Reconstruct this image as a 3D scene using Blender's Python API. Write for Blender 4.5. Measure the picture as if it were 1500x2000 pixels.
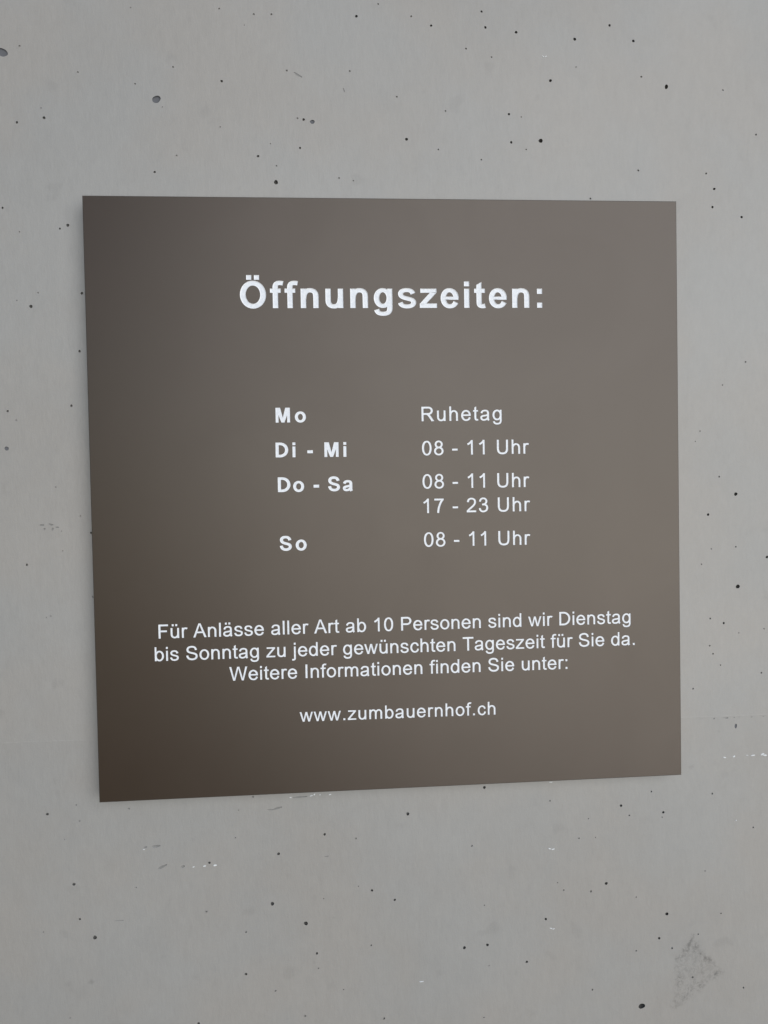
import bpy, bmesh, math, random
from mathutils import Vector, Matrix
from mathutils.geometry import delaunay_2d_cdt

random.seed(7)
for o in list(bpy.data.objects):
    bpy.data.objects.remove(o)
SC = bpy.context.scene
COL = SC.collection

# ------------------------------------------------------------------ camera
# the sign's face lies in the plane y = 0, its centre at x = 0, z = 1.5; the wall stands behind it
ZC = 1.5
SIDE = 0.30                      # the sign is square
STAND = 0.0105                   # wall face behind the sign's face
FPX, PCX, PCY = 1500.0, 750.0, 1000.0
def _camera():
    # pose from the four corners of the square sign
    P = [(161, 382), (1319.3, 394.6), (1330.5, 1513.3), (196, 1566)]
    X = [(-.15, .15), (.15, .15), (.15, -.15), (-.15, -.15)]
    import numpy as np
    A = []
    for (x, y), (u, v) in zip(X, P):
        A.append([x, y, 1, 0, 0, 0, -u*x, -u*y, -u]); A.append([0, 0, 0, x, y, 1, -v*x, -v*y, -v])
    h = np.linalg.svd(np.array(A, float))[2][-1].reshape(3, 3); h = h/h[2, 2]
    G = np.array([[1, 0, -PCX], [0, 1, -PCY], [0, 0, 1.]]) @ h
    K = np.diag([1/FPX, 1/FPX, 1.]); a = K@G[:, 0]; b = K@G[:, 1]
    s = math.sqrt(np.linalg.norm(a)*np.linalg.norm(b))
    m = a/np.linalg.norm(a) ; n = b/np.linalg.norm(b)
    p = (m+n)/np.linalg.norm(m+n); q = (m-n)/np.linalg.norm(m-n)
    r1 = (p+q)/math.sqrt(2); r2 = (p-q)/math.sqrt(2); t = K@G[:, 2]/s
    R = np.c_[r1, r2, np.cross(r1, r2)]
    return R, -R.T@t
RM, CP = _camera()
def to_world(v):                 # sign-plane axes (right, up, out of the wall) -> Blender axes
    return Vector((v[0], -v[2], v[1]))
cam = bpy.data.cameras.new('camera'); camo = bpy.data.objects.new('camera', cam); COL.objects.link(camo)
ax = [to_world(RM[0]), -to_world(RM[1]), -to_world(RM[2])]
M = Matrix((ax[0], ax[1], ax[2])).transposed().to_4x4()
M.translation = to_world(CP) + Vector((0, 0, ZC))
camo.matrix_world = M
cam.sensor_fit = 'VERTICAL'; cam.sensor_height = 36.0; cam.lens = 36.0*FPX/2000.0
cam.clip_start = 0.01; cam.clip_end = 500
SC.camera = camo
def unproject(px, py, out=0.0):  # photo pixel (1500 x 2000) -> (right, up) on the plane `out` in front of the sign's face
    d = RM.T @ __import__('numpy').array([(px-PCX)/FPX, (py-PCY)/FPX, 1.0])
    k = (out-CP[2])/d[2]
    return CP[0]+k*d[0], CP[1]+k*d[1]

# ------------------------------------------------------------------ sky, sun, exposure
SUN_EL, SUN_AZ = math.radians(6.5), math.radians(21.5)      # azimuth measured from the wall's normal towards the right
sdir = Vector((math.sin(SUN_AZ)*math.cos(SUN_EL), -math.cos(SUN_AZ)*math.cos(SUN_EL), math.sin(SUN_EL)))
W = bpy.data.worlds.new('World'); SC.world = W; W.use_nodes = True
wn = W.node_tree.nodes; wl = W.node_tree.links
bg = wn['Background']; sky = wn.new('ShaderNodeTexSky'); sky.sky_type = 'NISHITA'; sky.sun_disc = False
sky.sun_elevation = SUN_EL; sky.sun_rotation = math.atan2(sdir.x, sdir.y)
sky.air_density = 0.8; sky.dust_density = 0.0; sky.ozone_density = 3.0
wl.new(sky.outputs[0], bg.inputs[0]); bg.inputs[1].default_value = 0.05
sl = bpy.data.lights.new('sun', 'SUN'); slo = bpy.data.objects.new('sun', sl); COL.objects.link(slo)
sl.energy = 1.5; sl.angle = math.radians(65); sl.color = (1.0, 0.975, 0.94)
slo.rotation_euler = (-sdir).to_track_quat('-Z', 'Y').to_euler(); slo.location = (1, -2, 3)
SC.view_settings.view_transform = 'Standard'; SC.view_settings.look = 'None'
SC.view_settings.exposure = 1.08; SC.view_settings.gamma = 1.0
SC.view_settings.use_curve_mapping = False

# ------------------------------------------------------------------ materials
def lin(*c):
    return tuple((v/255/12.92 if v <= 10 else ((v/255+.055)/1.055)**2.4) for v in c)+(1,)
def mat(name, col, rough, spec=0.5):
    m = bpy.data.materials.new(name); m.use_nodes = True
    b = m.node_tree.nodes['Principled BSDF']
    b.inputs['Base Color'].default_value = (*col, 1); b.inputs['Roughness'].default_value = rough
    b.inputs['Specular IOR Level'].default_value = spec
    return m, m.node_tree.nodes, m.node_tree.links, b
class NT:
    def __init__(s, n, l): s.n, s.l = n, l
    def put(s, sock, v):
        if isinstance(v, bpy.types.NodeSocket): s.l.new(v, sock)
        else: sock.default_value = v
    def math(s, op, a, b=0.0, c=None, clamp=False):
        x = s.n.new('ShaderNodeMath'); x.operation = op; x.use_clamp = clamp
        s.put(x.inputs[0], a); s.put(x.inputs[1], b)
        if c is not None: s.put(x.inputs[2], c)
        return x.outputs[0]
    def noise(s, vec, scale, detail=2, rough=.5, dist=0.0):
        x = s.n.new('ShaderNodeTexNoise'); s.put(x.inputs['Vector'], vec); x.inputs['Scale'].default_value = scale
        x.inputs['Detail'].default_value = detail; x.inputs['Roughness'].default_value = rough
        x.inputs['Distortion'].default_value = dist
        return x.outputs['Fac']
    def mapping(s, vec, scale=(1, 1, 1), loc=(0, 0, 0)):
        x = s.n.new('ShaderNodeMapping'); s.put(x.inputs[0], vec); x.inputs['Scale'].default_value = scale
        x.inputs['Location'].default_value = loc
        return x.outputs[0]
    def ramp(s, v, a, b, lo=0.0, hi=1.0, smooth=True):
        x = s.n.new('ShaderNodeMapRange'); x.interpolation_type = 'SMOOTHSTEP' if smooth else 'LINEAR'
        s.put(x.inputs[0], v); x.inputs[1].default_value = a; x.inputs[2].default_value = b
        x.inputs[3].default_value = lo; x.inputs[4].default_value = hi
        return x.outputs[0]
    def mix(s, f, a, b):
        x = s.n.new('ShaderNodeMix'); x.data_type = 'RGBA'
        s.put(x.inputs[0], f); s.put(x.inputs[6], a); s.put(x.inputs[7], b)
        return x.outputs[2]

SMUDGE = [(179,1919,8,.20),(133,1922,10,.08),(160,1935,22,.05),(300,1850,60,.04),(700,1040,5,.0),(613,1879,6,.08),(652,1793,5,.08),(1350,1498,8,.16),(1372,1498,5,.07),(1404,1429,4,.10),(240,150,6,.03),
          (369,37,9,.05),(212,153,5,.03),(938,330,6,.04),(750,1989,5,.10),(596,1984,5,.10),(400,1400,5,.02),(583,1897,6,.05),(1213,1420,4,.02),
          (15,410,6,.05),(86,1294,10,.03),(560,1990,4,.04),(1139,172,7,.05),(198,1860,10,.04),(318,1868,9,.04),(403,1780,5,.07)]
JOINT = (0, 0)
WALLC = (.280, .271, .259)
PIX = lambda px, py, out=-STAND: unproject(px, py, out)
def wpt(px, py):
    x, y = PIX(px, py); return (x, y+ZC)
_a, _b = wpt(0, 1452), wpt(1490, 1396)
JOINT = (_a[1]-_a[0]*(_b[1]-_a[1])/(_b[0]-_a[0]), (_b[1]-_a[1])/(_b[0]-_a[0]))
def concrete(name, base, scuff):
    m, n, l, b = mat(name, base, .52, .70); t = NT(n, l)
    g = n.new('ShaderNodeNewGeometry').outputs['Position']
    streak = t.noise(t.mapping(g, (1, 1, .28)), 800, 3, .6)          # fine vertical brushing
    streak2 = t.noise(t.mapping(g, (1, 1, .45)), 240, 4, .6, .4)
    cloud = t.noise(g, 9, 4, .55)
    fine = t.noise(g, 1500, 2, .5)
    v = t.math('ADD', t.math('MULTIPLY', t.math('SUBTRACT', streak, .5), .10),
               t.math('ADD', t.math('MULTIPLY', t.math('SUBTRACT', streak2, .5), .13),
                      t.math('ADD', t.math('MULTIPLY', t.math('SUBTRACT', cloud, .5), .17),
                             t.math('MULTIPLY', t.math('SUBTRACT', fine, .5), .10))))
    v = t.math('ADD', v, 1.0)
    hue = t.noise(g, 16, 3, .5)
    c = t.mix(t.ramp(hue, .35, .65), (base[0]*1.012, base[1]*.995, base[2]*.985, 1), (base[0]*.99, base[1]*1.004, base[2]*1.022, 1))
    # small faint blotches
    bl = t.noise(g, 70, 2, .5); bl = t.ramp(bl, .66, .76)
    v = t.math('MULTIPLY', v, t.math('SUBTRACT', 1.0, t.math('MULTIPLY', bl, .07)))
    if scuff:
        sx = n.new('ShaderNodeSeparateXYZ'); l.new(g, sx.inputs[0])
        # the boards above and below the joint left a slightly different tone
        wob = t.math('MULTIPLY', t.math('SUBTRACT', t.noise(g, 40, 3), .5), .0016)
        line_ = t.math('ADD', t.math('SUBTRACT', sx.outputs[2], t.math('MULTIPLY', sx.outputs[0], JOINT[1])), wob)
        v = t.math('ADD', v, t.ramp(line_, JOINT[0]-.0010, JOINT[0]+.0010, -.012, .012))
        # soft brownish smudges
        for (px, py, r_, k_) in SMUDGE:
            vd = n.new('ShaderNodeVectorMath'); vd.operation = 'DISTANCE'; l.new(g, vd.inputs[0])
            q_ = wpt(px, py); vd.inputs[1].default_value = (q_[0], STAND, q_[1])
            d_ = t.math('ADD', vd.outputs['Value'], t.math('MULTIPLY', t.math('SUBTRACT', t.noise(g, 500, 3), .5), r_*.00032))
            v = t.math('MULTIPLY', v, t.ramp(d_, 0, r_*.00027, 1-k_, 1.0))
    if scuff:   # grey four-cornered scuff low on the right: a mask along two slanted axes, broken up by noise
        sx = n.new('ShaderNodeSeparateXYZ'); l.new(g, sx.inputs[0]); X, Z = sx.outputs[0], sx.outputs[2]
        msk = None
        for (p0, p1) in scuff:
            nx, nz = (p1[1]-p0[1]), -(p1[0]-p0[0]); L = math.hypot(nx, nz); nx /= L; nz /= L
            d = t.math('ADD', t.math('MULTIPLY', X, nx), t.math('MULTIPLY', Z, nz))
            d = t.math('SUBTRACT', d, nx*p0[0]+nz*p0[1])
            d = t.math('ADD', d, t.math('MULTIPLY', t.math('SUBTRACT', t.noise(g, 260, 3), .5), .005))
            e = t.ramp(d, -.0012, .0022)
            edge = t.math('MULTIPLY', e, t.ramp(d, .001, .007, 1.0, .35))
            msk = (e, edge) if msk is None else (t.math('MULTIPLY', msk[0], e), t.math('MAXIMUM', msk[1], edge))
        br = t.ramp(t.noise(g, 520, 4, .65, .6), .42, .62)
        vein = t.ramp(t.noise(g, 120, 3, .6, 1.5), .42, .62)
        f = t.math('MULTIPLY', msk[0], t.math('MULTIPLY', t.math('ADD', .15, br), t.math('ADD', .25, t.math('MULTIPLY', msk[1], t.math('ADD', .35, vein)))))
        v = t.math('MULTIPLY', v, t.math('SUBTRACT', 1.0, t.math('MULTIPLY', f, .30, clamp=True)))
    s = n.new('ShaderNodeVectorMath'); s.operation = 'SCALE'; l.new(c, s.inputs[0]); l.new(v, s.inputs['Scale'])
    l.new(s.outputs[0], b.inputs['Base Color'])
    bmp = n.new('ShaderNodeBump'); bmp.inputs['Strength'].default_value = .13; bmp.inputs['Distance'].default_value = .0004
    hgt = t.math('ADD', streak, t.math('ADD', t.math('MULTIPLY', streak2, 1.2), t.math('MULTIPLY', fine, .5)))
    l.new(hgt, bmp.inputs['Height']); l.new(bmp.outputs[0], b.inputs['Normal'])
    return m

sq = [(1352, 1822), (1318, 1868), (1312, 1978), (1412, 1900)]
sp = [wpt(*p) for p in sq]
edges = []
cxm = sum(p[0] for p in sp)/4; cym = sum(p[1] for p in sp)/4
for i in range(4):
    a, b = sp[i], sp[(i+1) % 4]
    nx, nz = (b[1]-a[1]), -(b[0]-a[0])
    if nx*(cxm-a[0])+nz*(cym-a[1]) < 0: a, b = b, a
    edges.append((a, b))
M_WALL = concrete('concrete', WALLC, edges)
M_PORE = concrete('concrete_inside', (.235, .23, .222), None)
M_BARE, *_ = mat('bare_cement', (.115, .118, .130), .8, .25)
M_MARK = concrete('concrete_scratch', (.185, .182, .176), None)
M_CHIP, *_ = mat('lime_fleck', (.66, .68, .70), .6)

m, n, l, b = mat('brown_laminate', (.052, .044, .037), .33, .62); M_PLATE = m; t = NT(n, l)
b.inputs['Specular Tint'].default_value = (1.0, .928, .87, 1)
g = n.new('ShaderNodeNewGeometry').outputs['Position']
f1 = t.noise(g, 2600, 2, .5); f2 = t.noise(g, 14, 5, .6, .8)
l.new(t.math('ADD', .30, t.math('MULTIPLY', f2, .10)), b.inputs['Roughness'])
l.new(t.mix(t.noise(g, 22, 2, .5), (.0275, .0160, .0095, 1), (.0255, .0163, .0088, 1)), b.inputs['Base Color'])
bmp = n.new('ShaderNodeBump'); bmp.inputs['Strength'].default_value = .12; bmp.inputs['Distance'].default_value = .0001
l.new(f1, bmp.inputs['Height']); l.new(bmp.outputs[0], b.inputs['Normal'])
M_SIDE, *_ = mat('brown_laminate_edge', (.045, .038, .032), .5)
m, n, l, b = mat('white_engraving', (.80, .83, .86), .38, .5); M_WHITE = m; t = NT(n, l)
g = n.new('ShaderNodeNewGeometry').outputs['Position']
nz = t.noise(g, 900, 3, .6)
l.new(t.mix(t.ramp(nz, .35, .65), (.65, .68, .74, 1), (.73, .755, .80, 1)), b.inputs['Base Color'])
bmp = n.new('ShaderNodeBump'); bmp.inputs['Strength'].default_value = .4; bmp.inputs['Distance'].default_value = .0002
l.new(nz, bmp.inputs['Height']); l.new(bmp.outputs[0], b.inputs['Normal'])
M_RIM, *_ = mat('white_engraving_rim', (.88, .89, .92), .35, .6)  # brighter than the floor: the rim highlight is put into the colour
M_STEEL, *_ = mat('spacer_plastic', (.12, .12, .12), .5)

# ------------------------------------------------------------------ mesh helpers (plane coordinates: right, up, out)
def link_mesh(name, verts, faces, material, parent=None, smooth=False):
    me = bpy.data.meshes.new(name)
    me.from_pydata([(x, -o, z) for (x, z, o) in verts], [], faces)
    me.materials.append(material)
    if smooth:
        for p in me.polygons: p.use_smooth = True
    me.update()
    ob = bpy.data.objects.new(name, me); COL.objects.link(ob)
    if parent: ob.parent = parent
    return ob
def fix_normals(ob):
    bm = bmesh.new(); bm.from_mesh(ob.data); bmesh.ops.recalc_face_normals(bm, faces=bm.faces); bm.to_mesh(ob.data); bm.free()

# ------------------------------------------------------------------ wall with its air holes
def blob(cx, cy, rx, ry, rot, n, jit):
    ph = [random.uniform(0, 6.28) for _ in range(3)]
    out = []
    for i in range(n):
        a = 2*math.pi*i/n
        k = 1+jit*(math.sin(2*a+ph[0])*.6+math.sin(3*a+ph[1])*.5+math.sin(5*a+ph[2])*.3)
        x, y = rx*k*math.cos(a), ry*k*math.sin(a)
        out.append((cx+x*math.cos(rot)-y*math.sin(rot), cy+x*math.sin(rot)+y*math.cos(rot)))
    return out
# (x, y, radius) in photo pixels; black = deep
DEEP = [(86,230,3.2),(433,158.5,2.8),(696,31.7,2.8),(842,50,2.4),(940.5,22.5,2.4),(948,53.5,2.5),(994,223,2.4),(794,272,2.9),
 (504,305,2.6),(998.5,278,2.6),(539,356,4.3),(1008,63,2.6),(1122.5,76.5,2.9),(1190.5,49.5,2.6),(1237,80,2.9),(1075,157.5,2.9),
 (1056,275,4.2),(132.5,440,3.3),(117,446.5,2.1),(160,573,2.9),(60.5,598.5,3.6),(155.5,686,2.8),(139.5,792.5,2.8),
 (1391.5,404.5,2.5),(1437,965,3.5),(1441,1145.5,4.0),(178.5,1041,2.6),(52.5,1103,2.5),(92.5,1590,3.1),(144.5,1727,3.0),(156,1795,2.5),
 (480.5,1902.5,2.5),(409,1685,2.7),(388,1999,2.7),(946,1538,2.9),(796.5,1589.5,3.2),(634,1629.5,2.8),(544,1667.5,2.8),(726.5,1739,2.4),
 (771,1757.5,2.4),(532,1765,3.9),(597.5,1803.5,4.0),(619,1862,2.6),(907,1851,3.2),(952,1845.5,2.8),(1213,1573.5,2.5),(1295.5,1586.5,2.5),
 (1184,1725.5,2.9),(1302.5,1785,3.1),(1066,1795,2.7),(1287.5,1832.5,2.6),(1029,1878.5,2.5),(185.5,1831,4.3),(33,239,2.6),(1498,1088,2.6),
 (5,406,2.5),(1448.5,424,2.4),(1383,1005,2.5),(1395,369,2.6),(15,803,2.5),(1413.5,1217,2.3),(593,233.5,2.9),(586,289,2.3),(302,336,2.3)]
SHALLOW = [(38,90,2.3),(152,141,2.1),(338,131,2.1),(264,164,2.1),(317,209,1.4),(345,304,2.2),(430,248,1.6),(428,17,2.0),(495.5,28,2.3),
 (477,49,1.3),(255,15,1.4),(80,211,1.6),(530,28,2.2),(738.5,8,2.0),(803,32,2.3),(910,95,2.1),(960,111.5,1.9),(560,138,2.3),
 (683,139,2.2),(775,189,2.1),(581,231,2.2),(870,217,1.9),(528,281,1.4),(856,292,2.0),(540,324,2.0),(662,348,2.2),(690,353,1.6),
 (940,312,1.9),(1125,131,1.5),(1252.5,150,2.2),(1412,176,1.7),(1018,228.5,1.6),(1027.5,292,1.8),(1246.5,333,2.3),(1379,339,2.1),(1476.5,263,2.1),
 (1153,388,2.4),(38,453,1.7),(74.5,572,1.8),(33,587,1.5),(32,821,2.1),(109,951.5,1.8),(1456,707,1.8),(1411,752,1.5),(1367,842,1.5),
 (1358,862,1.2),(1404.5,931,2.0),(1437,1068,1.9),(1389,1072,1.5),(1370,1102,1.5),(1387,1208,2.1),(1492,1228,1.6),(1386,1261,1.9),
 (1392.5,1277,1.9),(1407,1299,1.6),(1353.5,1345,1.9),(1443,1236,1.3),(1487,1314,2.0),(157,1008,1.9),(122.5,1076,1.7),(181.5,1165.5,2.2),
 (90.5,1206,1.6),(99,1203,1.9),(149,1572,1.9),(155.5,1603,2.0),(126,1639,1.3),(252,1579,2.2),(466,1582,1.4),(459.5,1636,1.8),(266,1733,1.6),
 (480.5,1820,2.3),(85,1820,1.9),(403,1780,2.6),(137,1988,1.6),(695,1637.5,2.1),(921.5,1652,2.0),(700,1731,1.5),(632,1755,1.5),(946,1768,1.5),
 (725,1846,2.1),(622,1891,1.8),(538,1935,2.1),(671,1932.5,1.6),(955,1886,1.3),(596,1984,2.5),(750,1989,2.6),(945,1987,1.6),(1074,1564,1.9),
 (1229,1592.5,2.1),(1293,1596,1.4),(1149,1599,1.4),(1272,1546,2.1),(1391,1550,2.1),(1471,1616,1.9),(1130.5,1637,1.8),(1163,1635.5,1.4),
 (1154,1741,2.3),(1101,1738.5,1.9),(1089,1724,1.4),(1242.5,1752,1.6),(1312.5,1852,2.3),(1242.5,1857,1.9),(1363.5,1824.5,1.9),(1408,1784,1.6),
 (1352.5,1908.5,2.3),(1157,1933,2.1),(1452,1929,2.1),(1377,1701,1.4),(494,1556,2.2)]
# wide shallow hollows: x, y, rx, ry, turn in degrees (photo axes), depth factor
HOLLOW = [(305.5,194,8.7,6.8,22,.75),(4,102,12,7.5,-28,.6),(610,238,4.4,4.0,0,.7),(13,876,4.1,4.0,0,.8),(1437,1418,2.2,4.5,-8,.5)]
OVAL = [(1301.5,169.5,3.3,4.3,-12),(1253.5,1965,6.3,4.9,12)]
# slits and scrapes: points in photo pixels, half width
SCRATCH = [([(574,141),(581,146),(590,151)],1.5),([(670,172),(673,180)],1.2),([(521,1581.5),(535,1581.5)],.9),([(534,1581),(540,1579),(551,1576)],1.6),
 ([(77,1025.5),(86,1025.5)],1.7),([(85,1032),(88,1034.5)],2.3),([(95,1023),(99,1025),(104,1025)],1.6),([(108,1030),(115,1030)],1.3),
 ([(101,1036),(103.5,1031)],2.0),([(119,1037),(121,1038)],1.5),([(297,1653.5),(305,1653),(313,1651.5)],2.0),([(280,1656),(287,1654)],1.7),
 ([(309,1697),(318,1692.5),(326,1688.5)],1.8),([(354,1694),(361,1691)],2.2),([(222,1798.5),(242,1797.5)],.7),([(572,1558),(600,1555.5)],1.2),
 ([(1369,1402),(1375,1401)],1.6),([(1395,1400),(1394,1405)],1.6),([(1411,1400),(1422,1402)],1.8),([(1433,1402),(1435,1400)],1.4),
 ([(1442,1400),(1445,1399)],1.6),([(1488,1398),(1495,1397)],1.8),([(633,1673.5),(642,1672)],.9),([(1466,1400),(1470,1399)],1.2)]
# pale flecks standing on the face: x, y, rx, ry, turn
CHIPS = [(1060.5,110.5,3.6,1.2,-38),(1066,110.5,3.4,1.0,32),(378,1693,2.8,1.6,5),(399.5,1691.3,3.6,2.0,8),(420,1690,4.4,2.4,10),(281,1659,2.8,1.1,10),
 (1073.5,1657.5,4.0,1.3,-22),(1080,1658.5,4.6,1.5,12),(1076,1813,4.0,1.0,-12),(1081,1814,3.4,1.1,10),(823,1917,5.4,1.4,2),
 (1415,1479.3,3.8,1.7,-8),(1433.5,1477.3,3.6,2.0,20),(1470.5,1475.2,5.6,1.6,4),(1489,1473,4.6,2.4,25),(1494,1475,5.2,1.9,-8),(1459,1475,4.0,.6,0),
 (567.5,1557.5,2.8,1.5,4),(608,1554,4.5,1.3,14),(614,1551.5,3.0,1.8,40),(625,1552.3,1.8,1.2,0),(644.5,1551.6,3.2,1.6,8),(1076,1527.5,4.4,1.2,2),(1437.5,1602,1.6,1.4,0)]

def mpp(px, py):   # metres per photo pixel on the wall there
    a = PIX(px, py); b_ = PIX(px+1, py); return math.hypot(a[0]-b_[0], a[1]-b_[1])
holes = []          # (outline, cavity rings [(scale, depth)], centre)
def add_hole(px, py, rx, ry, deg, prof, jit=.10, n=14, wc=None):
    if wc: cx, cy, s = wc
    else:
        (cx, cy), s = PIX(px, py), mpp(px, py)
    holes.append((blob(cx, cy, rx*s, ry*s, math.radians(deg), n, jit), prof, (cx, cy), min(rx, ry)*s))
P_DEEP = [(1.10, .35), (1.22, 1.2), (1.15, 2.4), (.8, 3.4)]
P_SHAL = [(.98, .45), (.85, 1.1), (.5, 1.5)]
P_HOLL = [(.93, .45), (.80, .62), (.45, .70)]
for x, y, r in DEEP: add_hole(x, y, r*.92*random.uniform(.92, 1.14), r*.92*random.uniform(.94, 1.08), random.uniform(0, 180), P_DEEP)
for x, y, r in SHALLOW: add_hole(x, y, r*random.uniform(.92, 1.12)*.88, r*.86, random.uniform(0, 180), P_SHAL, n=10)
for x, y, rx, ry, d, k in HOLLOW: add_hole(x, y, rx, ry, d, [(a, b_*k) for a, b_ in P_HOLL], .06, 28)
for x, y, rx, ry, d in OVAL: add_hole(x, y, rx, ry, d, P_DEEP, .06, 22)
# beyond the picture's edge the same wall goes on
s0 = mpp(750, 1000)
for i in range(130):
    cx, cy = random.uniform(-1.0, 1.0), random.uniform(-.75, .75)
    if abs(cx-.02) < .24 and abs(cy) < .30: continue
    r = random.choice((1.6, 2, 2.4, 2.8, 3.4, 4.2))
    add_hole(0, 0, r, r*random.uniform(.85, 1), random.uniform(0, 180), P_DEEP if r > 2.2 else P_SHAL, wc=(cx, cy, s0), n=10)
def ribbon(pts, hw):
    left, right = [], []
    q = [PIX(*p) for p in pts]; s = mpp(*pts[0])
    res = []
    for i in range(len(q)-1):
        for k in range(4): res.append(tuple(q[i][j]+(q[i+1][j]-q[i][j])*k/4 for j in (0, 1)))
    res.append(q[-1])
    m_ = len(res)
    for i, p in enumerate(res):
        a = res[max(0, i-1)]; c = res[min(m_-1, i+1)]
        dx, dy = c[0]-a[0], c[1]-a[1]; L = math.hypot(dx, dy)
        u = i/(m_-1); w = hw*s*(.25+.9*math.sqrt(max(0, math.sin(math.pi*min(max(u, .03), .97)))))*random.uniform(.8, 1.15)
        left.append((p[0]-dy/L*w, p[1]+dx/L*w)); right.append((p[0]+dy/L*w, p[1]-dx/L*w))
    return right+left[::-1]
gouges = [(ribbon(p, w), w*mpp(*p[0])) for p, w in SCRATCH]

WX0, WX1, WZ0, WZ1, WT = -1.2, 1.2, -ZC, 1.3, .20
def cut_sheet(rect, grid, loops):
    """flat sheet with holes: returns verts2d, faces"""
    vs, es, fs = [], [], []
    x0, x1, z0, z1 = rect
    gx = [x0+(x1-x0)*i/grid[0] for i in range(grid[0]+1)]; gz = [z0+(z1-z0)*i/grid[1] for i in range(grid[1]+1)]
    for z in gz:
        for x in gx: vs.append(Vector((x, z)))
    k = grid[0]+1; nn = len(vs)
    es += [(0, grid[0]), (grid[0], nn-1), (nn-1, nn-k), (nn-k, 0)]
    for kind, data in loops:
        base = len(vs)
        if kind == 'loop':
            vs += [Vector(p) for p in data]; fs.append([base+i for i in range(len(data))])
        else:
            V, F = data; vs += [Vector(p) for p in V]; fs += [[base+i for i in f] for f in F]
    r = delaunay_2d_cdt(vs, es, fs, 0, 1e-7)
    return r[0], [f for f, of in zip(r[2], r[5]) if not of]
V, F = cut_sheet((WX0, WX1, WZ0, WZ1), (6, 7), [('loop', h[0]) for h in holes]+[('loop', g_[0]) for g_ in gouges])
verts = [(v.x, v.y+ZC, -STAND) for v in V]; faces = [tuple(f) for f in F]
b0 = len(verts)
for (x, z) in ((WX0, WZ0), (WX1, WZ0), (WX1, WZ1), (WX0, WZ1)):
    verts += [(x, z+ZC, -STAND), (x, z+ZC, -STAND-WT)]
q = [b0, b0+2, b0+4, b0+6]
for i in range(4):
    a, c = q[i], q[(i+1) % 4]; faces.append((a, a+1, c+1, c))
faces.append((b0+1, b0+7, b0+5, b0+3))
wall = link_mesh('concrete_wall', verts, faces, M_WALL)
wall['label'] = 'pale grey fair-faced concrete wall pitted with small air holes behind the brown sign'
wall['category'] = 'wall'
for p in wall.data.polygons:
    pass
bm = bmesh.new(); bm.from_mesh(wall.data)
for f in bm.faces:
    if abs(f.normal.y) > .9 and abs(f.calc_center_median().y-STAND) < 1e-5 and f.normal.y > 0: f.normal_flip()
bm.to_mesh(wall.data); bm.free()

def cavity(name, outline, centre, depth_unit, prof, material):
    n_ = len(outline); vs = [(x, z+ZC, -STAND) for x, z in outline]; fs = []
    for sc_, d in prof:
        vs += [(centre[0]+(x-centre[0])*sc_, centre[1]+(z-centre[1])*sc_+ZC, -STAND-d*depth_unit) for x, z in outline]
    L = len(prof)
    for r_ in range(L):
        for i in range(n_):
            j = (i+1) % n_; fs.append((r_*n_+i, r_*n_+j, (r_+1)*n_+j, (r_+1)*n_+i))
    vs.append((centre[0], centre[1]+ZC, -STAND-prof[-1][1]*depth_unit*1.04)); c = len(vs)-1
    fs += [(L*n_+i, L*n_+(i+1) % n_, c) for i in range(n_)]
    return link_mesh(name, vs, fs, material, wall, smooth=True)
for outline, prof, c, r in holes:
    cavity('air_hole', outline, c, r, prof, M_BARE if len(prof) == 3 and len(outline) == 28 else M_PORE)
for outline, hw in gouges:
    n_ = len(outline); h = n_//2
    vs = [(x, z+ZC, -STAND) for x, z in outline]; mid = []
    for i in range(h):
        a, b_ = outline[i], outline[n_-1-i]; mid.append(((a[0]+b_[0])/2, (a[1]+b_[1])/2+ZC, -STAND-hw*.8))
    vs += mid; fs = []
    for i in range(h-1):
        fs.append((i, i+1, n_+i+1, n_+i)); fs.append((n_-1-i, n_+i, n_+i+1, n_-2-i))
    fs.append((0, n_, n_-1)); fs.append((h-1, h, n_+h-1))
    link_mesh('scratch', vs, fs, M_MARK, wall, smooth=True)
for x, y, rx, ry, d in CHIPS:
    c, s = PIX(x, y), mpp(x, y)
    o = blob(c[0], c[1], rx*s*.88, ry*s*.85, math.radians(d), 12, .16)
    vs = [(a, b_+ZC, -STAND-.0001) for a, b_ in o]+[(c[0]+(a-c[0])*.7, c[1]+(b_-c[1])*.7+ZC, -STAND+.00022) for a, b_ in o]
    fs = [(i, (i+1) % 12, 12+(i+1) % 12, 12+i) for i in range(12)]+[tuple(range(12, 24))]
    link_mesh('lime_fleck', vs, fs, M_CHIP, wall)
# the joint between two formwork boards: a hair-thin fin of cement, broken here and there
def fin(p0, p1, h, w, name='board_joint'):
    a, b_ = PIX(*p0), PIX(*p1); N = max(8, int(math.hypot(p1[0]-p0[0], p1[1]-p0[1])/4)); vs = []; fs = []
    wob = 0.0
    for i in range(N+1):
        u = i/N; wob = wob*.8+random.uniform(-1, 1)*.00006
        x, z = a[0]+(b_[0]-a[0])*u, a[1]+(b_[1]-a[1])*u+ZC+wob
        k = random.uniform(.2, 1.0)*(1 if 0 < i < N else .05)
        vs += [(x, z+w, -STAND-.00005), (x, z+w*.2, -STAND+h*k), (x, z-w, -STAND-.00005)]
    for i in range(N):
        fs += [(3*i, 3*i+1, 3*i+4, 3*i+3), (3*i+1, 3*i+2, 3*i+5, 3*i+4)]
    return link_mesh(name, vs, fs, M_WALL, wall, smooth=True)
fin((-900, 1486), (2300, 1366), .00013, .0007)

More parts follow.
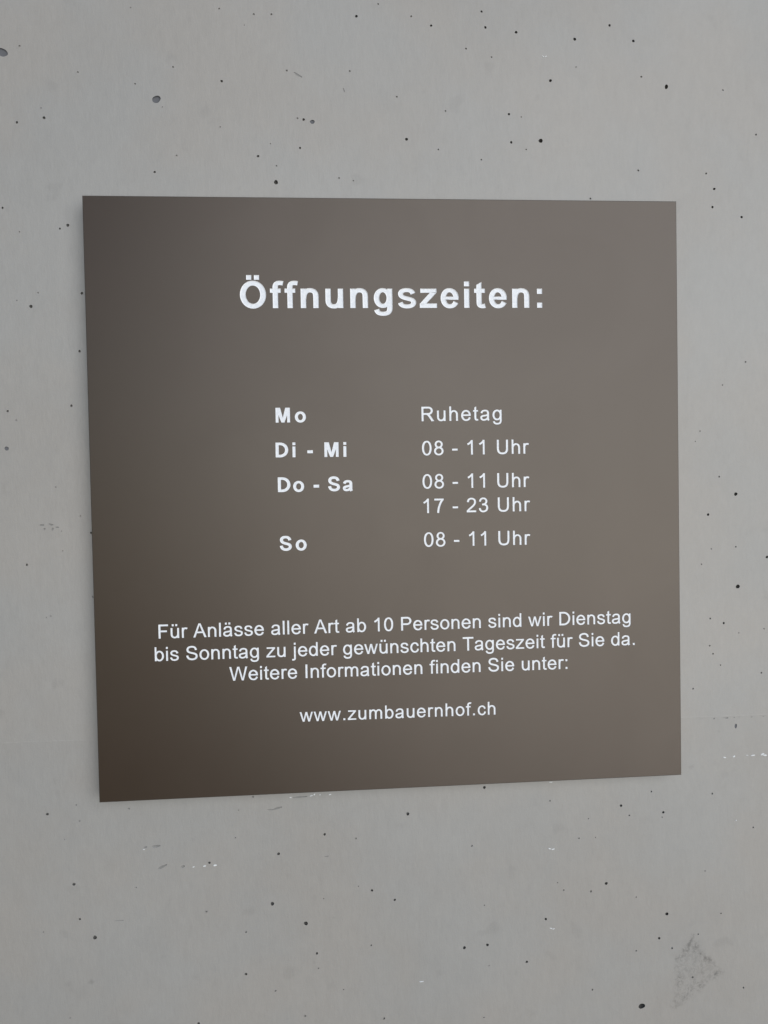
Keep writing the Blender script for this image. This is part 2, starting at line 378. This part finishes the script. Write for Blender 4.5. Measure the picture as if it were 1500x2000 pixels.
# ------------------------------------------------------------------ lettering: outlines of a plain grotesque, 2048 units to the em
def bez(p, c1, c2, q_, n=8):
    return [tuple((1-u)**3*p[k]+3*(1-u)**2*u*c1[k]+3*(1-u)*u*u*c2[k]+u**3*q_[k] for k in (0, 1)) for u in [i/n for i in range(1, n+1)]]
def path(start, *segs):
    """segs: ('L',x,y)  ('C',6 numbers)  ('v',x,y[,k]) quarter arc leaving vertically  ('h',x,y[,k]) leaving horizontally"""
    pts = [start]
    for s in segs:
        p = pts[-1]
        if s[0] == 'L': pts.append((s[1], s[2]))
        elif s[0] == 'C': pts += bez(p, (s[1], s[2]), (s[3], s[4]), (s[5], s[6]))
        else:
            x, y = s[1], s[2]; k = s[3] if len(s) > 3 else .565
            if s[0] == 'v': pts += bez(p, (p[0], p[1]+(y-p[1])*k), (x-(x-p[0])*k, y), (x, y))
            else: pts += bez(p, (p[0]+(x-p[0])*k, p[1]), (x, y-(y-p[1])*k), (x, y))
    return pts
def stroke(pts, wv, wh, closed=False):
    """quads along a centre line; wv = thickness of upright runs, wh = of level runs"""
    out = []; n_ = len(pts); L, R = [], []
    for i, p in enumerate(pts):
        if closed: a, c = pts[i-1], pts[(i+1) % n_]
        else: a, c = pts[max(0, i-1)], pts[min(n_-1, i+1)]
        dx, dy = c[0]-a[0], c[1]-a[1]; l_ = math.hypot(dx, dy) or 1; nx, ny = -dy/l_, dx/l_
        w = math.sqrt((wv*nx)**2+(wh*ny)**2)/2
        L.append((p[0]+nx*w, p[1]+ny*w)); R.append((p[0]-nx*w, p[1]-ny*w))
    for i in range(n_ if closed else n_-1):
        j = (i+1) % n_; out.append([L[i], R[i], R[j], L[j]])
    return out
def ell(cx, cy, rx, ry, wv, wh, k=.56):
    p = path((cx+rx, cy), ('v', cx, cy+ry, k), ('h', cx-rx, cy, k), ('v', cx, cy-ry, k), ('h', cx+rx, cy, k))
    return stroke(p[:-1], wv, wh, True)
def box(x0, y0, x1, y1): return [[(x0, y0), (x1, y0), (x1, y1), (x0, y1)]]
def mirx(polys, w): return [[(w-x, y) for x, y in p] for p in polys]
def rot(polys, w, h): return [[(w-x, h-y) for x, y in p] for p in polys]

def glyphs_regular():
    V, H = 186, 158
    G = {}
    dots = box(275, 1262, 460, 1466)+box(640, 1262, 825, 1466)
    n_arch = stroke(path((225, 560), ('v', 590, 1008), ('h', 911, 660), ('L', 911, 0)), 184, 150)
    stem = lambda x, h, w=182: box(x, 0, x+w, h)
    n = stem(135, 1062)+n_arch
    G['n'] = (1139, n)
    u = rot(n, 1139, 1062); G['u'] = (1139, u); G['ü'] = (1139, u+dots)
    G['h'] = (1139, stem(135, 1466)+n_arch)
    ar = lambda x0, x1: stroke(path((x0, 560), ('v', (x0+x1)/2+30, 1010), ('h', x1, 700), ('L', x1, 0)), 182, 150)
    G['m'] = (1706, stem(135, 1062)+ar(225, 852)+ar(852, 1479))
    G['r'] = (682, stem(133, 1062)+stroke(path((223, 560), ('C', 223, 860, 330, 1005, 500, 1005), ('C', 570, 1005, 620, 990, 680, 955)), 182, 158))
    G['o'] = (1139, ell(570, 531, 408, 480, V, 152))
    bowl = ell(605, 531, 374, 480, V, 152)
    G['b'] = (1139, stem(134, 1466, 172)+bowl); G['d'] = (1139, mirx(stem(134, 1466, 172)+bowl, 1139))
    G['g'] = (1139, box(838, 100, 1004, 1062)+ell(540, 543, 380, 468, V, 150)+stroke(path((921, 200), ('L', 921, 20), ('C', 921, -250, 800, -357, 540, -357), ('C', 340, -357, 210, -270, 196, -100)), 170, 150))
    G['e'] = (1139, stroke(path((966, 555), ('L', 966, 560), ('v', 570, 1011), ('h', 168, 531), ('v', 580, 51), ('C', 770, 51, 900, 140, 957, 331)), V, 152)+box(168, 485, 966+92, 630))
    G['c'] = (1024, stroke(path((893, 708), ('C', 860, 910, 740, 1011, 562, 1011), ('h', 174, 531), ('v', 560, 51), ('C', 760, 51, 890, 165, 914, 378)), V, 152))
    G['s'] = (1024, stroke(path((152, 331), ('C', 180, 150, 300, 51, 510, 51), ('C', 720, 51, 857, 150, 857, 305), ('C', 857, 440, 760, 475, 520, 535),
                           ('C', 290, 592, 185, 650, 185, 795), ('C', 185, 930, 310, 1011, 490, 1011), ('C', 680, 1011, 795, 930, 817, 761)), 182, 150))
    a = (stroke(path((195, 747), ('C', 235, 930, 360, 1011, 560, 1011), ('C', 790, 1011, 879, 920, 879, 740), ('L', 879, 300), ('C', 879, 150, 895, 80, 945, 0)), 182, 150)
         + stroke(path((875, 575), ('C', 750, 530, 620, 505, 500, 488), ('C', 300, 460, 165, 430, 165, 285), ('C', 165, 140, 270, 51, 440, 51), ('C', 690, 51, 872, 190, 872, 440)), 184, 148))
    G['a'] = (1139, a); G['ä'] = (1139, a+dots)
    G['i'] = (455, stem(136, 1062)+box(136, 1259, 318, 1466)); G['l'] = (455, stem(131, 1466))
    G['j'] = (455, box(136, 1259, 318, 1466)+stroke(path((226, 1062), ('L', 226, -150), ('C', 226, -300, 170, -352, 60, -352), ('C', 10, -352, -30, -345, -70, -335)), 182, 155))
    G['f'] = (569, box(19, 922, 561, 1062)+stroke(path((268, 0), ('L', 268, 1150), ('C', 268, 1340, 350, 1412, 500, 1412), ('C', 545, 1412, 590, 1408, 630, 1398)), 182, 155))
    G['t'] = (569, box(36, 922, 541, 1062)+[[(176, 900), (356, 900), (356, 1433), (176, 1326)]]+stroke(path((266, 1000), ('L', 266, 260), ('C', 266, 120, 320, 72, 430, 72), ('C', 470, 72, 510, 76, 548, 82)), 180, 158))
    G['z'] = (1024, [[(41, 0), (965, 0), (965, 150), (41, 150)], [(80, 918), (948, 918), (948, 1062), (80, 1062)], [(41, 140), (262, 140), (948, 932), (948, 960), (735, 960), (41, 150)]])
    G['w'] = (1479, [[(6, 1062), (192, 1062), (424, 221), (517, 0), (331, 0)], [(424, 221), (517, 0), (734, 817), (833, 1062), (648, 1062)][::-1],
                     [(648, 1062), (833, 1062), (1045, 243), (944, 0)], [(944, 0), (1131, 0), (1463, 1062), (1288, 1062), (1045, 243)]])
    G['W'] = (1933, [[(25, 1466), (224, 1466), (508, 222), (614, 0), (414, 0)], [(508, 222), (614, 0), (966, 1290), (1078, 1466), (855, 1466)],
                     [(855, 1466), (1078, 1466), (1425, 222), (1321, 0), (966, 1290)], [(1321, 0), (1512, 0), (1910, 1466), (1715, 1466), (1425, 222)]])
    G['A'] = (1366, [[(-3, 0), (203, 0), (666, 1300), (768, 1466), (560, 1466)], [(1369, 0), (1148, 0), (666, 1300), (560, 1466), (768, 1466)], [(290, 444), (1060, 444), (1000, 602), (350, 602)]])
    G['D'] = (1479, box(168, 0, 362, 1466)+stroke(path((168, 1380), ('L', 640, 1380), ('h', 1281, 735, .55), ('v', 640, 86, .55), ('L', 168, 86)), 200, 173))
    G['F'] = (1251, box(168, 0, 362, 1466)+box(168, 1293, 1157, 1466)+box(168, 666, 1025, 839))
    G['I'] = (569, box(191, 0, 385, 1466))
    G['P'] = (1366, box(158, 0, 352, 1466)+stroke(path((158, 1380), ('L', 780, 1380), ('h', 1170, 1036, .56), ('v', 780, 683, .56), ('L', 158, 683)), 200, 173))
    G['R'] = (1479, box(161, 0, 355, 1466)+stroke(path((161, 1380), ('L', 860, 1380), ('h', 1215, 1062, .56), ('v', 860, 737, .56), ('L', 161, 737)), 200, 170)
              + stroke(path((690, 700), ('C', 860, 690, 930, 560, 1040, 400), ('L', 1290, 20)), 235, 160)+[[(1210, 0), (1453, 0), (1390, 96), (1180, 50)]])
    G['S'] = (1366, stroke(path((185, 480), ('C', 205, 225, 400, 62, 690, 62), ('C', 980, 62, 1165, 200, 1165, 395), ('C', 1165, 590, 1020, 660, 740, 725),
                           ('C', 400, 800, 220, 870, 220, 1085), ('C', 220, 1290, 400, 1405, 660, 1405), ('C', 930, 1405, 1080, 1290, 1100, 1050)), 195, 170))
    G['T'] = (1251, box(48, 1293, 1209, 1466)+box(531, 0, 725, 1466))
    G['U'] = (1479, stroke(path((258, 1466), ('L', 258, 620), ('C', 258, 230, 400, 62, 738, 62), ('C', 1080, 62, 1216, 230, 1216, 620), ('L', 1216, 1466)), 194, 172))
    G['0'] = (1139, ell(570, 723, 393, 672, V, 150, .60))
    G['1'] = (1139, box(583, 0, 763, 1472)+[[(223, 960), (583, 1147), (647, 1472), (223, 1135)], [(223, 1135), (400, 1140), (647, 1472), (560, 1370), (420, 1245)], [(583, 1147), (763, 1147), (763, 1472), (647, 1472)]])
    G['1'] = (1139, box(583, 0, 763, 1472)+stroke(path((223, 1048), ('C', 380, 1110, 560, 1230, 670, 1440)), 150, 175))
    G['2'] = (1139, box(66, 0, 1036, 173)+stroke(path((196, 1040), ('C', 205, 1280, 350, 1398, 560, 1398), ('C', 790, 1398, 938, 1260, 938, 1065), ('C', 938, 850, 790, 690, 560, 500), ('C', 380, 350, 220, 220, 150, 90)), 186, 155))
    G['3'] = (1139, stroke(path((178, 400), ('C', 205, 180, 340, 50, 545, 50), ('C', 780, 50, 955, 220, 955, 430), ('C', 955, 650, 800, 766, 600, 766), ('L', 430, 760)), 186, 152)
              + stroke(path((430, 772), ('C', 700, 772, 880, 900, 880, 1100), ('C', 880, 1280, 740, 1398, 548, 1398), ('C', 350, 1398, 235, 1280, 204, 1075)), 182, 152))
    G['7'] = (1139, box(97, 1276, 1040, 1449)+stroke(path((965, 1380), ('C', 720, 1090, 495, 600, 467, 0)), 188, 188))
    G['8'] = (1139, ell(570, 1090, 318, 308, 180, 150)+ell(570, 409, 394, 360, 184, 152))
    G['-'] = (682, box(65, 440, 618, 621)); G['.'] = (569, box(186, 0, 391, 205)); G[':'] = (569, box(186, 0, 391, 205)+box(186, 857, 391, 1062))
    G[' '] = (569, [])
    return G
def glyphs_bold():
    G = {}
    stem = lambda x, h, w=281: box(x, 0, x+w, h)
    n = stem(142, 1062)+stroke(path((290, 480), ('C', 290, 800, 430, 975, 640, 975), ('C', 850, 975, 972, 880, 972, 640), ('L', 972, 0)), 281, 222)
    G['n'] = (1251, n); G['u'] = (1251, rot(n, 1251, 1062))
    G['o'] = (1251, ell(625, 531, 400, 441, 288, 228))
    G['O'] = (1593, ell(797, 733, 555, 634, 300, 248)); G['Ö'] = (1593, G['O'][1]+box(452, 1555, 722, 1800)+box(876, 1555, 1146, 1800))
    G['D'] = (1479, box(150, 0, 446, 1466)+stroke(path((150, 1342), ('L', 600, 1342), ('h', 1236, 733, .56), ('v', 600, 124, .56), ('L', 150, 124)), 302, 248))
    G['M'] = (1706, box(145, 0, 420, 1466)+box(1288, 0, 1563, 1466)+[[(145, 1466), (588, 1466), (854, 466), (1000, 0), (711, 0)], [(854, 466), (711, 0), (1000, 0), (1563, 1466), (1118, 1466)]])
    G['S'] = (1366, stroke(path((220, 500), ('C', 250, 250, 420, 110, 690, 110), ('C', 950, 110, 1110, 230, 1110, 410), ('C', 1110, 580, 980, 640, 740, 700),
                           ('C', 400, 785, 245, 880, 245, 1080), ('C', 245, 1260, 400, 1363, 650, 1363), ('C', 890, 1363, 1040, 1260, 1075, 1040)), 290, 240))
    G['s'] = (1139, stroke(path((190, 290), ('C', 230, 150, 350, 80, 570, 80), ('C', 800, 80, 935, 160, 935, 300), ('C', 935, 440, 800, 465, 570, 520),
                           ('C', 330, 575, 212, 640, 212, 775), ('C', 212, 910, 340, 985, 550, 985), ('C', 760, 985, 870, 915, 905, 790)), 270, 205))
    G['z'] = (1024, [[(32, 0), (993, 0), (993, 239), (32, 239)], [(72, 840), (966, 840), (966, 1062), (72, 1062)], [(32, 220), (380, 220), (966, 845), (966, 850), (620, 850), (32, 225)]])
    G['e'] = (1139, stroke(path((935, 530), ('L', 935, 560), ('v', 560, 980), ('h', 212, 531), ('v', 580, 84), ('C', 750, 84, 860, 170, 925, 315)), 285, 215)+box(250, 452, 1074, 622))
    G['a'] = (1139, stroke(path((225, 750), ('C', 280, 920, 380, 978, 570, 978), ('C', 790, 978, 880, 920, 880, 740), ('L', 880, 300), ('C', 880, 150, 890, 90, 935, 0)), 275, 215)
              + stroke(path((880, 545), ('C', 740, 500, 620, 490, 500, 460), ('C', 330, 425, 212, 400, 212, 290), ('C', 212, 160, 300, 88, 450, 88), ('C', 640, 88, 860, 190, 880, 440)), 275, 210))
    G['g'] = (1251, box(846, 60, 1110, 1062)+ell(585, 545, 356, 436, 285, 212)+stroke(path((970, 200), ('L', 970, 40), ('C', 970, -230, 860, -326, 590, -326), ('C', 380, -326, 270, -270, 232, -95)), 281, 210))
    G['i'] = (569, stem(147, 1062)+box(147, 1206, 428, 1466))
    G['f'] = (682, box(24, 842, 600, 1062)+stroke(path((308, 0), ('L', 308, 1110), ('C', 308, 1310, 390, 1378, 560, 1378), ('C', 620, 1378, 680, 1370, 736, 1358)), 281, 222))
    G['t'] = (682, box(31, 838, 634, 1062)+[[(161, 820), (442, 820), (442, 1437), (161, 1274)]]+stroke(path((302, 900), ('L', 302, 310), ('C', 302, 150, 350, 90, 500, 90), ('C', 555, 90, 600, 98, 648, 112)), 281, 222))
    G[':'] = (682, box(201, 0, 482, 281)+box(201, 781, 482, 1062)); G['-'] = (682, box(85, 391, 630, 672)); G[' '] = (569, [])
    return G
FONT = {'r': glyphs_regular(), 'b': glyphs_bold()}
_u = {}
def union(font, ch):
    """merge the pieces of one character into triangles + boundary edges"""
    key = (font, ch)
    if key not in _u:
        polys = FONT[font][ch][1]; vs, fs = [], []
        for p in polys:
            ar_ = sum(p[i-1][0]*p[i][1]-p[i][0]*p[i-1][1] for i in range(len(p)))
            if abs(ar_) < 1: continue
            q_ = p if ar_ > 0 else p[::-1]; b_ = len(vs); vs += [Vector(v) for v in q_]; fs.append(list(range(b_, b_+len(q_))))
        es = [(f[i-1], f[i]) for f in fs for i in range(len(f))]
        r = delaunay_2d_cdt(vs, es, [], 0, 1.2)
        V_ = [(v.x, v.y) for v in r[0]]; F_ = []
        src = [[(vs[i].x, vs[i].y) for i in f] for f in fs]
        for f in r[2]:
            cx, cy = sum(V_[i][0] for i in f)/3, sum(V_[i][1] for i in f)/3
            for p in src:
                ins = False
                for i in range(len(p)):
                    a, b_ = p[i-1], p[i]
                    if (a[1] > cy) != (b_[1] > cy) and cx < a[0]+(cy-a[1])*(b_[0]-a[0])/(b_[1]-a[1]): ins = not ins
                if ins: F_.append(tuple(f)); break
        cnt = {}
        for f in F_:
            for i in range(3):
                e = (f[i], f[(i+1) % 3]); cnt[e] = cnt.get(e, 0)+1
        bd = [e for e in cnt if (e[1], e[0]) not in cnt]
        if True:      # the cutter is a little wider than the drawn stroke
            nr = {}
            for a, b_ in bd:
                dx, dy = V_[b_][0]-V_[a][0], V_[b_][1]-V_[a][1]; L_ = math.hypot(dx, dy) or 1
                for k in (a, b_):
                    o_ = nr.setdefault(k, [0.0, 0.0]); o_[0] += dy/L_; o_[1] -= dx/L_
            for k, (ox, oy) in nr.items():
                L_ = math.hypot(ox, oy) or 1; V_[k] = (V_[k][0]+ox/L_*9, V_[k][1]+oy/L_*8)
        used = sorted({i for f in F_ for i in f}); mp = {o_: i for i, o_ in enumerate(used)}
        _u[key] = ([V_[i] for i in used], [tuple(mp[i] for i in f) for f in F_], [(mp[a], mp[b_]) for a, b_ in bd])
    return _u[key]

# ------------------------------------------------------------------ the sign
sign = bpy.data.objects.new('opening_hours_sign', None); COL.objects.link(sign); sign.empty_display_size = .05
sign.location = (0, 0, ZC)
sign['label'] = 'square brown sign with white engraved opening hours on the concrete wall'
sign['category'] = 'sign'
# text, font, left px, right px, baseline at left px, at right px, capital height px, label
LINES = [
 ('Öffnungszeiten:', 'b', 469.5, 1059.0, 601.6, 600.8, 51.6, 'large bold white heading reading Öffnungszeiten'),
 ('Mo', 'b', 538.8, 597.6, 825.2, 824.6, 28.6, 'bold white Mo'),
 ('Di - Mi', 'b', 538.8, 676.6, 893.2, 892.0, 28.6, 'bold white Di - Mi'),
 ('Do - Sa', 'b', 543.2, 689.0, 961.0, 958.7, 28.6, 'bold white Do - Sa'),
 ('So', 'b', 547.0, 599.4, 1075.8, 1074.6, 28.6, 'bold white So'),
 ('Ruhetag', 'r', 823.8, 980.0, 822.6, 820.6, 28.0, 'thin white Ruhetag'),
 ('08 - 11 Uhr', 'r', 824.8, 1033.6, 889.2, 885.8, 27.9, 'thin white 08 - 11 Uhr beside Di - Mi'),
 ('08 - 11 Uhr', 'r', 825.7, 1034.2, 954.2, 950.9, 27.9, 'thin white 08 - 11 Uhr beside Do - Sa'),
 ('17 - 23 Uhr', 'r', 827.2, 1035.8, 1002.2, 998.0, 27.9, 'thin white 17 - 23 Uhr'),
 ('08 - 11 Uhr', 'r', 828.6, 1036.2, 1067.8, 1063.5, 27.9, 'thin white 08 - 11 Uhr beside So'),
 ('Für Anlässe aller Art ab 10 Personen sind wir Dienstag', 'r', 310.2, 1231.8, 1247.2, 1216.8, 26.4, 'white text line ending in Dienstag'),
 ('bis Sonntag zu jeder gewünschten Tageszeit für Sie da.', 'r', 302.8, 1239.8, 1291.4, 1259.4, 26.4, 'white text line starting with bis Sonntag'),
 ('Weitere Informationen finden Sie unter:', 'r', 448.6, 1108.4, 1329.6, 1306.2, 26.2, 'white text line starting with Weitere'),
 ('www.zumbauernhof.ch', 'r', 585.8, 967.8, 1409.6, 1395.4, 25.2, 'white web address'),
]
# a few pairs are set wider or closer than the rest of their line (units)
KERN = {}
EXTRA = {('Öffnungszeiten:', 2): -40}
cuts = []; shared = {}
for text, font, xl, xr, yl, yr, cap, lab in LINES:
    # engraved a touch heavier than the drawn letters: the cutter's own width
    G = FONT[font]
    def ink(ch):
        xs = [p[0] for pl in G[ch][1] for p in pl]; return min(xs), max(xs)
    A, B = unproject(xl, yl), unproject(xr, yr)
    Ct, Cb = unproject((xl+xr)/2, (yl+yr)/2-cap), unproject((xl+xr)/2, (yl+yr)/2)
    s = math.hypot(Ct[0]-Cb[0], Ct[1]-Cb[1])/1466.0
    width = math.hypot(B[0]-A[0], B[1]-A[1])/s
    adv = [G[c][0]+EXTRA.get((text, i), 0) for i, c in enumerate(text)]
    natural = sum(adv)-ink(text[0])[0]-(adv[-1]-ink(text[-1])[1])
    tr = (width-natural)/(len(text)-1)
    ang = math.atan2(B[1]-A[1], B[0]-A[0])
    line = bpy.data.objects.new('heading' if cap > 40 else 'text_line', None); COL.objects.link(line); line.parent = sign
    line.empty_display_size = .01; line['label'] = lab
    line.location = (A[0], 0, A[1]); line.rotation_euler = (0, -ang, 0)
    depth = .00034 if cap > 40 else .00016
    x = -ink(text[0])[0]
    for i, ch in enumerate(text):
        if G[ch][1]:
            V_, F_, B_ = union(font, ch); sk = round(s*1e9/ (1e9*.002))  # size class
            key = (font, ch, cap)
            if key not in shared:
                nv = len(V_)
                # the cutter left sloping sides: the floor's outline lies a little inside the cut's
                off = {k: [0.0, 0.0] for e in B_ for k in e}
                for a, b_ in B_:
                    dx, dy = V_[b_][0]-V_[a][0], V_[b_][1]-V_[a][1]; L_ = math.hypot(dx, dy) or 1
                    for k in (a, b_): off[k][0] -= dy/L_; off[k][1] += dx/L_
                ins = 46 if cap > 40 else 34 if font == 'b' else 26
                fl = []
                for k, (a, b_) in enumerate(V_):
                    if k in off:
                        ox, oy = off[k]; L_ = math.hypot(ox, oy) or 1; a += ox/L_*ins; b_ += oy/L_*ins
                    fl.append((a, b_))
                vs = [(a*s, b_*s, -depth) for a, b_ in fl]; fs = [tuple(f) for f in F_]; nf = len(fs)
                bi = sorted({k for e in B_ for k in e}); mp = {k: nv+j for j, k in enumerate(bi)}
                vs += [(V_[k][0]*s, V_[k][1]*s, 0.0) for k in bi]
                for a, b_ in B_: fs.append((a, mp[a], mp[b_], b_))
                me = bpy.data.meshes.new('letter'); me.from_pydata([(p[0], -p[2], p[1]) for p in vs], [], fs)
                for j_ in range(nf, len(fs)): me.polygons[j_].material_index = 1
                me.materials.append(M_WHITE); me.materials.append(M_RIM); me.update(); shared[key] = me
            lo = bpy.data.objects.new('letter', shared[key]); COL.objects.link(lo); lo.parent = line
            lo.location = (x*s, 0, 0)
            ca, sa = math.cos(ang), math.sin(ang)
            cuts.append(([(A[0]+(x+a)*s*ca-b_*s*sa, A[1]+(x+a)*s*sa+b_*s*ca) for a, b_ in V_], B_))
        x += adv[i]+tr

PT = .004
h_ = SIDE/2
vs = [Vector((-h_, -h_)), Vector((h_, -h_)), Vector((h_, h_)), Vector((-h_, h_))]; es = [(0, 1), (1, 2), (2, 3), (3, 0)]; regions = []
for pts, bd in cuts:
    b_ = len(vs); vs += [Vector(p) for p in pts]; es += [(b_+i, b_+j) for i, j in bd]
    xs = [p[0] for p in pts]; zs = [p[1] for p in pts]
    regions.append((min(xs), max(xs), min(zs), max(zs), [(pts[i], pts[j]) for i, j in bd]))
r = delaunay_2d_cdt(vs, es, [], 0, 1e-7)
V = r[0]; F = []
for f in r[2]:
    cx, cz = sum(V[i].x for i in f)/3, sum(V[i].y for i in f)/3; ins = False
    for x0, x1, z0, z1, sg in regions:
        if x0 < cx < x1 and z0 < cz < z1:
            for a, b_ in sg:
                if (a[1] > cz) != (b_[1] > cz) and cx < a[0]+(cz-a[1])*(b_[0]-a[0])/(b_[1]-a[1]): ins = not ins
            if ins: break
    if not ins: F.append(f)
verts = [(v.x, v.y, 0.0) for v in V]; faces = [tuple(f) for f in F]
face_ob = link_mesh('face_panel', verts, faces, M_PLATE, sign)
bv = .00030
ring = lambda r_, o_: [(-r_, -r_, o_), (r_, -r_, o_), (r_, r_, o_), (-r_, r_, o_)]
vs = ring(h_, 0.0)+ring(h_+bv, -bv)+ring(h_+bv, -PT)
fs = []
for k in range(2):
    for i in range(4): fs.append((4*k+i, 4*(k+1)+i, 4*(k+1)+(i+1) % 4, 4*k+(i+1) % 4))
fs.append((8, 11, 10, 9))
ed = link_mesh('panel_edge', vs, fs, M_SIDE, sign); fix_normals(ed)
# four round spacers between panel and wall
for sx in (-1, 1):
    for sz in (-1, 1):
        n_ = 20; cx, cz, r_ = sx*.12, sz*.12, .008
        vs = []
        for o_ in (-PT, -STAND):
            vs += [(cx+r_*math.cos(2*math.pi*i/n_), cz+r_*math.sin(2*math.pi*i/n_), o_+(-.00002 if o_ == -PT else -.0002)) for i in range(n_)]
        fs = [(i, (i+1) % n_, n_+(i+1) % n_, n_+i) for i in range(n_)]+[tuple(range(n_)), tuple(range(2*n_-1, n_-1, -1))]
        sp_ = link_mesh('spacer', vs, fs, M_STEEL, sign); fix_normals(sp_)
